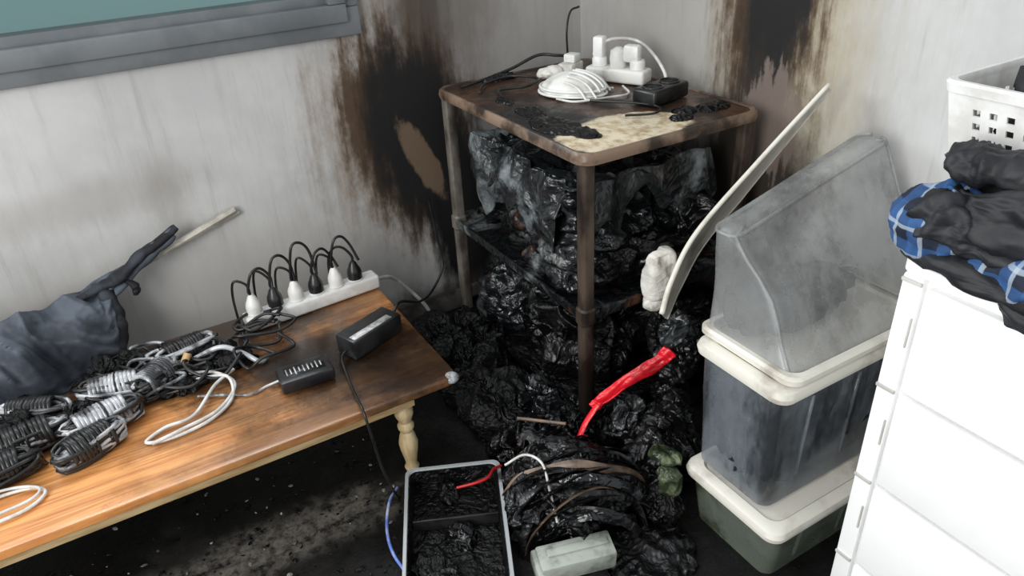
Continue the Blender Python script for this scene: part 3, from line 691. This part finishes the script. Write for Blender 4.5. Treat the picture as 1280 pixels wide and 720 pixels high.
# melted pleated pile
pl=empty('melted_pleated_lampshade')
crumple('core',(.680,1.0,.045),(.135,.115,.065),'bag',pl,70,.6,2.2,.08,6,.001,-.3)
rnd=random.Random(5)
for k in range(30):
    u_=k/29; ax=V((math.cos(-.35),math.sin(-.35),0)); ay=V((-ax.y,ax.x,0)); c_=V((.682,1.0,0))
    off=(-.115+.235*u_)+rnd.uniform(-.006,.006); w_=.165*math.sqrt(max(.15,1-(off/.15)**2)); h_=.12*math.sqrt(max(.2,1-(off/.16)**2))+rnd.uniform(-.008,.02)
    tw=rnd.uniform(-.35,.35); pts=[]
    for j in range(9):
        th=math.pi*j/8; pts.append(c_+ay*(off+.02*math.sin(th*2+k)+tw*.06*math.cos(th))-ax*(w_*math.cos(th))+V((0,0,.010+h_*math.sin(th)*(.88+.18*rnd.random()))))
    tube('pleat_%d'%(k+1),pts,.010,('edge' if k%9==4 else 'film' if k%5==1 else 'bag'),pl,True,6,.28,5)
# red strap
rs=empty('red_plastic_handle')
def redf(u,v):
    P=redf.p; k=u*(len(P)-1); i=min(int(k),len(P)-2); p=P[i].lerp(P[i+1],k-i)
    wdt=.034*(1-.3*u)*(1+.25*nz((u*9,0,0),1,2))
    d=V((.45,-.62,-.64)).normalized()
    return p+d*((v-.5)*wdt)+V((-.4,-.4,.5))*(.005*math.cos((v-.5)*3)+.008*nz((u*7,v*2.5,1),1,1)+.005*nz((u*16,v*4,1),1,3))
redf.p=crom([(.962,1.018,.310),(.935,1.035,.275),(.885,1.075,.222),(.835,1.10,.175),(.812,1.108,.155)],10)
sheet('handle_strap',redf,60,14,'red',rs,.006)
tube('handle_tail',[(.82,1.10,.165),(.785,1.10,.125),(.76,1.09,.10),(.735,1.075,.09)],.008,'red',rs,True,8,.5)
crumple('melted_end',(.735,1.075,.09),(.03,.022,.02),'red',rs,71,.6,2,.03,5)
gl=empty('melted_grey_lump'); crumple('lump',(.985,1.02,.35),(.036,.03,.036),'silver',gl,72,.7,2,.05,5,hf=.2); crumple('lump_b',(1.02,1.03,.29),(.035,.03,.07),'bag',gl,73,.7,2,.06,5); crumple('lump_c',(1.0,1.05,.22),(.04,.035,.13),'bag',gl,79,.7,2,.07,5)
crumple('lump_d',(1.0,1.045,.08),(.05,.04,.09),'bag',gl,89,.6,2,.07,5,.001)
wm=empty('melted_white_container'); crumple('blob',(1.0,1.11,.445),(.043,.028,.070),'white_melt',wm,74,.45,3.2,.10,5,hf=.15); crumple('blob_foot',(.985,1.105,.39),(.034,.022,.022),'white_melt',wm,75,.4,2,.06,5,hf=.15); crumple('blob_support',(1.01,1.11,.30),(.03,.025,.09),'char',wm,76,.5,2,.05,5)
gm=empty('melted_green_plastic'); crumple('lump',(.832,.865,.11),(.018,.028,.040),'green_melt',gm,77,.6,2,.05,5,.001,hf=.2); crumple('lump_b',(.850,.89,.155),(.028,.04,.012),'green_melt',gm,78,.6,2,.05,5,hf=.2); crumple('lump_c',(.835,.87,.04),(.022,.04,.06),'char',gm,79,.6,2,.04,5,.001)
# tray (open case)
tr=empty('open_tool_case'); TR=mkmat((.415,1.06,0),math.atan2(-.09,.195))
W_,H_=.215,.345
bm=bmesh.new()
outer=[rrect(0,0,W_+a,H_+a,.018,z) for a,z in ((-.02,.002),(-.006,.01),(0,.05),(0,.054),(-.014,.054),(-.016,.048),(-.026,.012))]
loft(bm,[[TR@p for p in l] for l in outer],True,True); from_bm(bm,'case_shell','char',tr,True,30)
bm=bmesh.new(); loft(bm,[[TR@p for p in rrect(0,0,W_+a,H_+a,.02,z)] for a,z in ((.004,.05),(.008,.054),(.006,.059),(-.008,.059),(-.010,.055))],False,False); from_bm(bm,'case_rim','trayrim',tr,True,30)
obox('latch',tuple(TR@V((-.045,-.178,.05))),(.035,.012,.02),'trayrim',tr,math.atan2(-.09,.195)); obox('latch_b',tuple(TR@V((.055,-.178,.05))),(.035,.012,.02),'trayrim',tr,math.atan2(-.09,.195))
obox('divider',tuple(TR@V((.0,.03,.025))),(.19,.006,.03),'black',tr,math.atan2(-.09,.195),bevel=.002)
for k in range(7):
    q=TR@V((random.uniform(-.07,.07),random.uniform(-.13,.13),.016)); crumple('contents_%d'%(k+1),q,(random.uniform(.02,.045),random.uniform(.02,.04),random.uniform(.008,.02)),'char' if k%3 else 'bag',tr,80+k,.8,2,.04,5,.012)
# grey box
gb=empty('sooty_battery_pack'); ra=math.atan2(-.05,.17)
obox('pack_body',(.590,.862,.03),(.16,.06,.052),'box',gb,ra,.12,0,.006); obox('end_cap',(.520,.885,.022),(.03,.066,.04),'box',gb,ra,.12,0,.006)
obox('top_rib',(.595,.862,.058),(.13,.018,.006),'box',gb,ra,.12,0,.002)
cd=empty('loose_wires')
tube('red_wire',[(.46,1.14,.065),(.50,1.12,.075),(.53,1.12,.075),(.555,1.14,.07),(.58,1.15,.06)],.0035,'cabler',cd)
tube('blue_wire',[(.36,1.26,.02),(.325,1.22,.03),(.29,1.15,.03),(.275,1.08,.03),(.28,1.0,.02),(.26,.92,.015)],.0035,'cableu',cd)
tube('white_wire',[(.56,1.09,.12),(.60,1.07,.145),(.62,1.03,.14),(.60,.97,.12),(.585,.92,.08)],.003,'cablew',cd)
tube('brown_rod',[(.73,1.10,.15),(.66,1.20,.13)],.004,'edge',cd,False)

# ---------------------------------------------------------------- light
W=bpy.data.worlds.new('sky'); S.world=W; W.use_nodes=True
W.node_tree.nodes['Background'].inputs[0].default_value=(.92,.96,1,1); W.node_tree.nodes['Background'].inputs[1].default_value=.80
def area(name,loc,target,sx,sy,power,col=(1,1,1)):
    l=bpy.data.lights.new(name,'AREA'); l.shape='RECTANGLE'; l.size=sx; l.size_y=sy; l.energy=power; l.color=col
    o=bpy.data.objects.new(name,l); link(o); o.location=loc; o.rotation_euler=(V(target)-V(loc)).to_track_quat('-Z','Y').to_euler()
area('window_daylight',(-.33,YW-.04,1.44),(-.33,0,1.30),1.7,.55,24,(.92,.97,1))
area('left_key_light',(-1.5,.0,1.5),(1.2,.6,.5),1.2,1.4,50,(1,.99,.97))  # unseen lamp from the left lighting the drawer tower; no doorway is built

# ---------------------------------------------------------------- camera
cam=bpy.data.cameras.new('camera'); co=bpy.data.objects.new('camera',cam); link(co)
cam.sensor_width=36; cam.lens=924.4/1280*36; cam.clip_start=.02
pitch,roll,yaw=[math.radians(a) for a in (29.98,-3.38,29.0)]
fw=V((math.sin(yaw)*math.cos(pitch),math.cos(yaw)*math.cos(pitch),-math.sin(pitch)))
r0=V((math.cos(yaw),-math.sin(yaw),0)); u0=r0.cross(fw)
r_=r0*math.cos(roll)+u0*math.sin(roll); u_=r_.cross(fw)
co.matrix_world=Matrix(((r_.x,u_.x,-fw.x,0),(r_.y,u_.y,-fw.y,0),(r_.z,u_.z,-fw.z,1.278),(0,0,0,1)))
S.camera=co
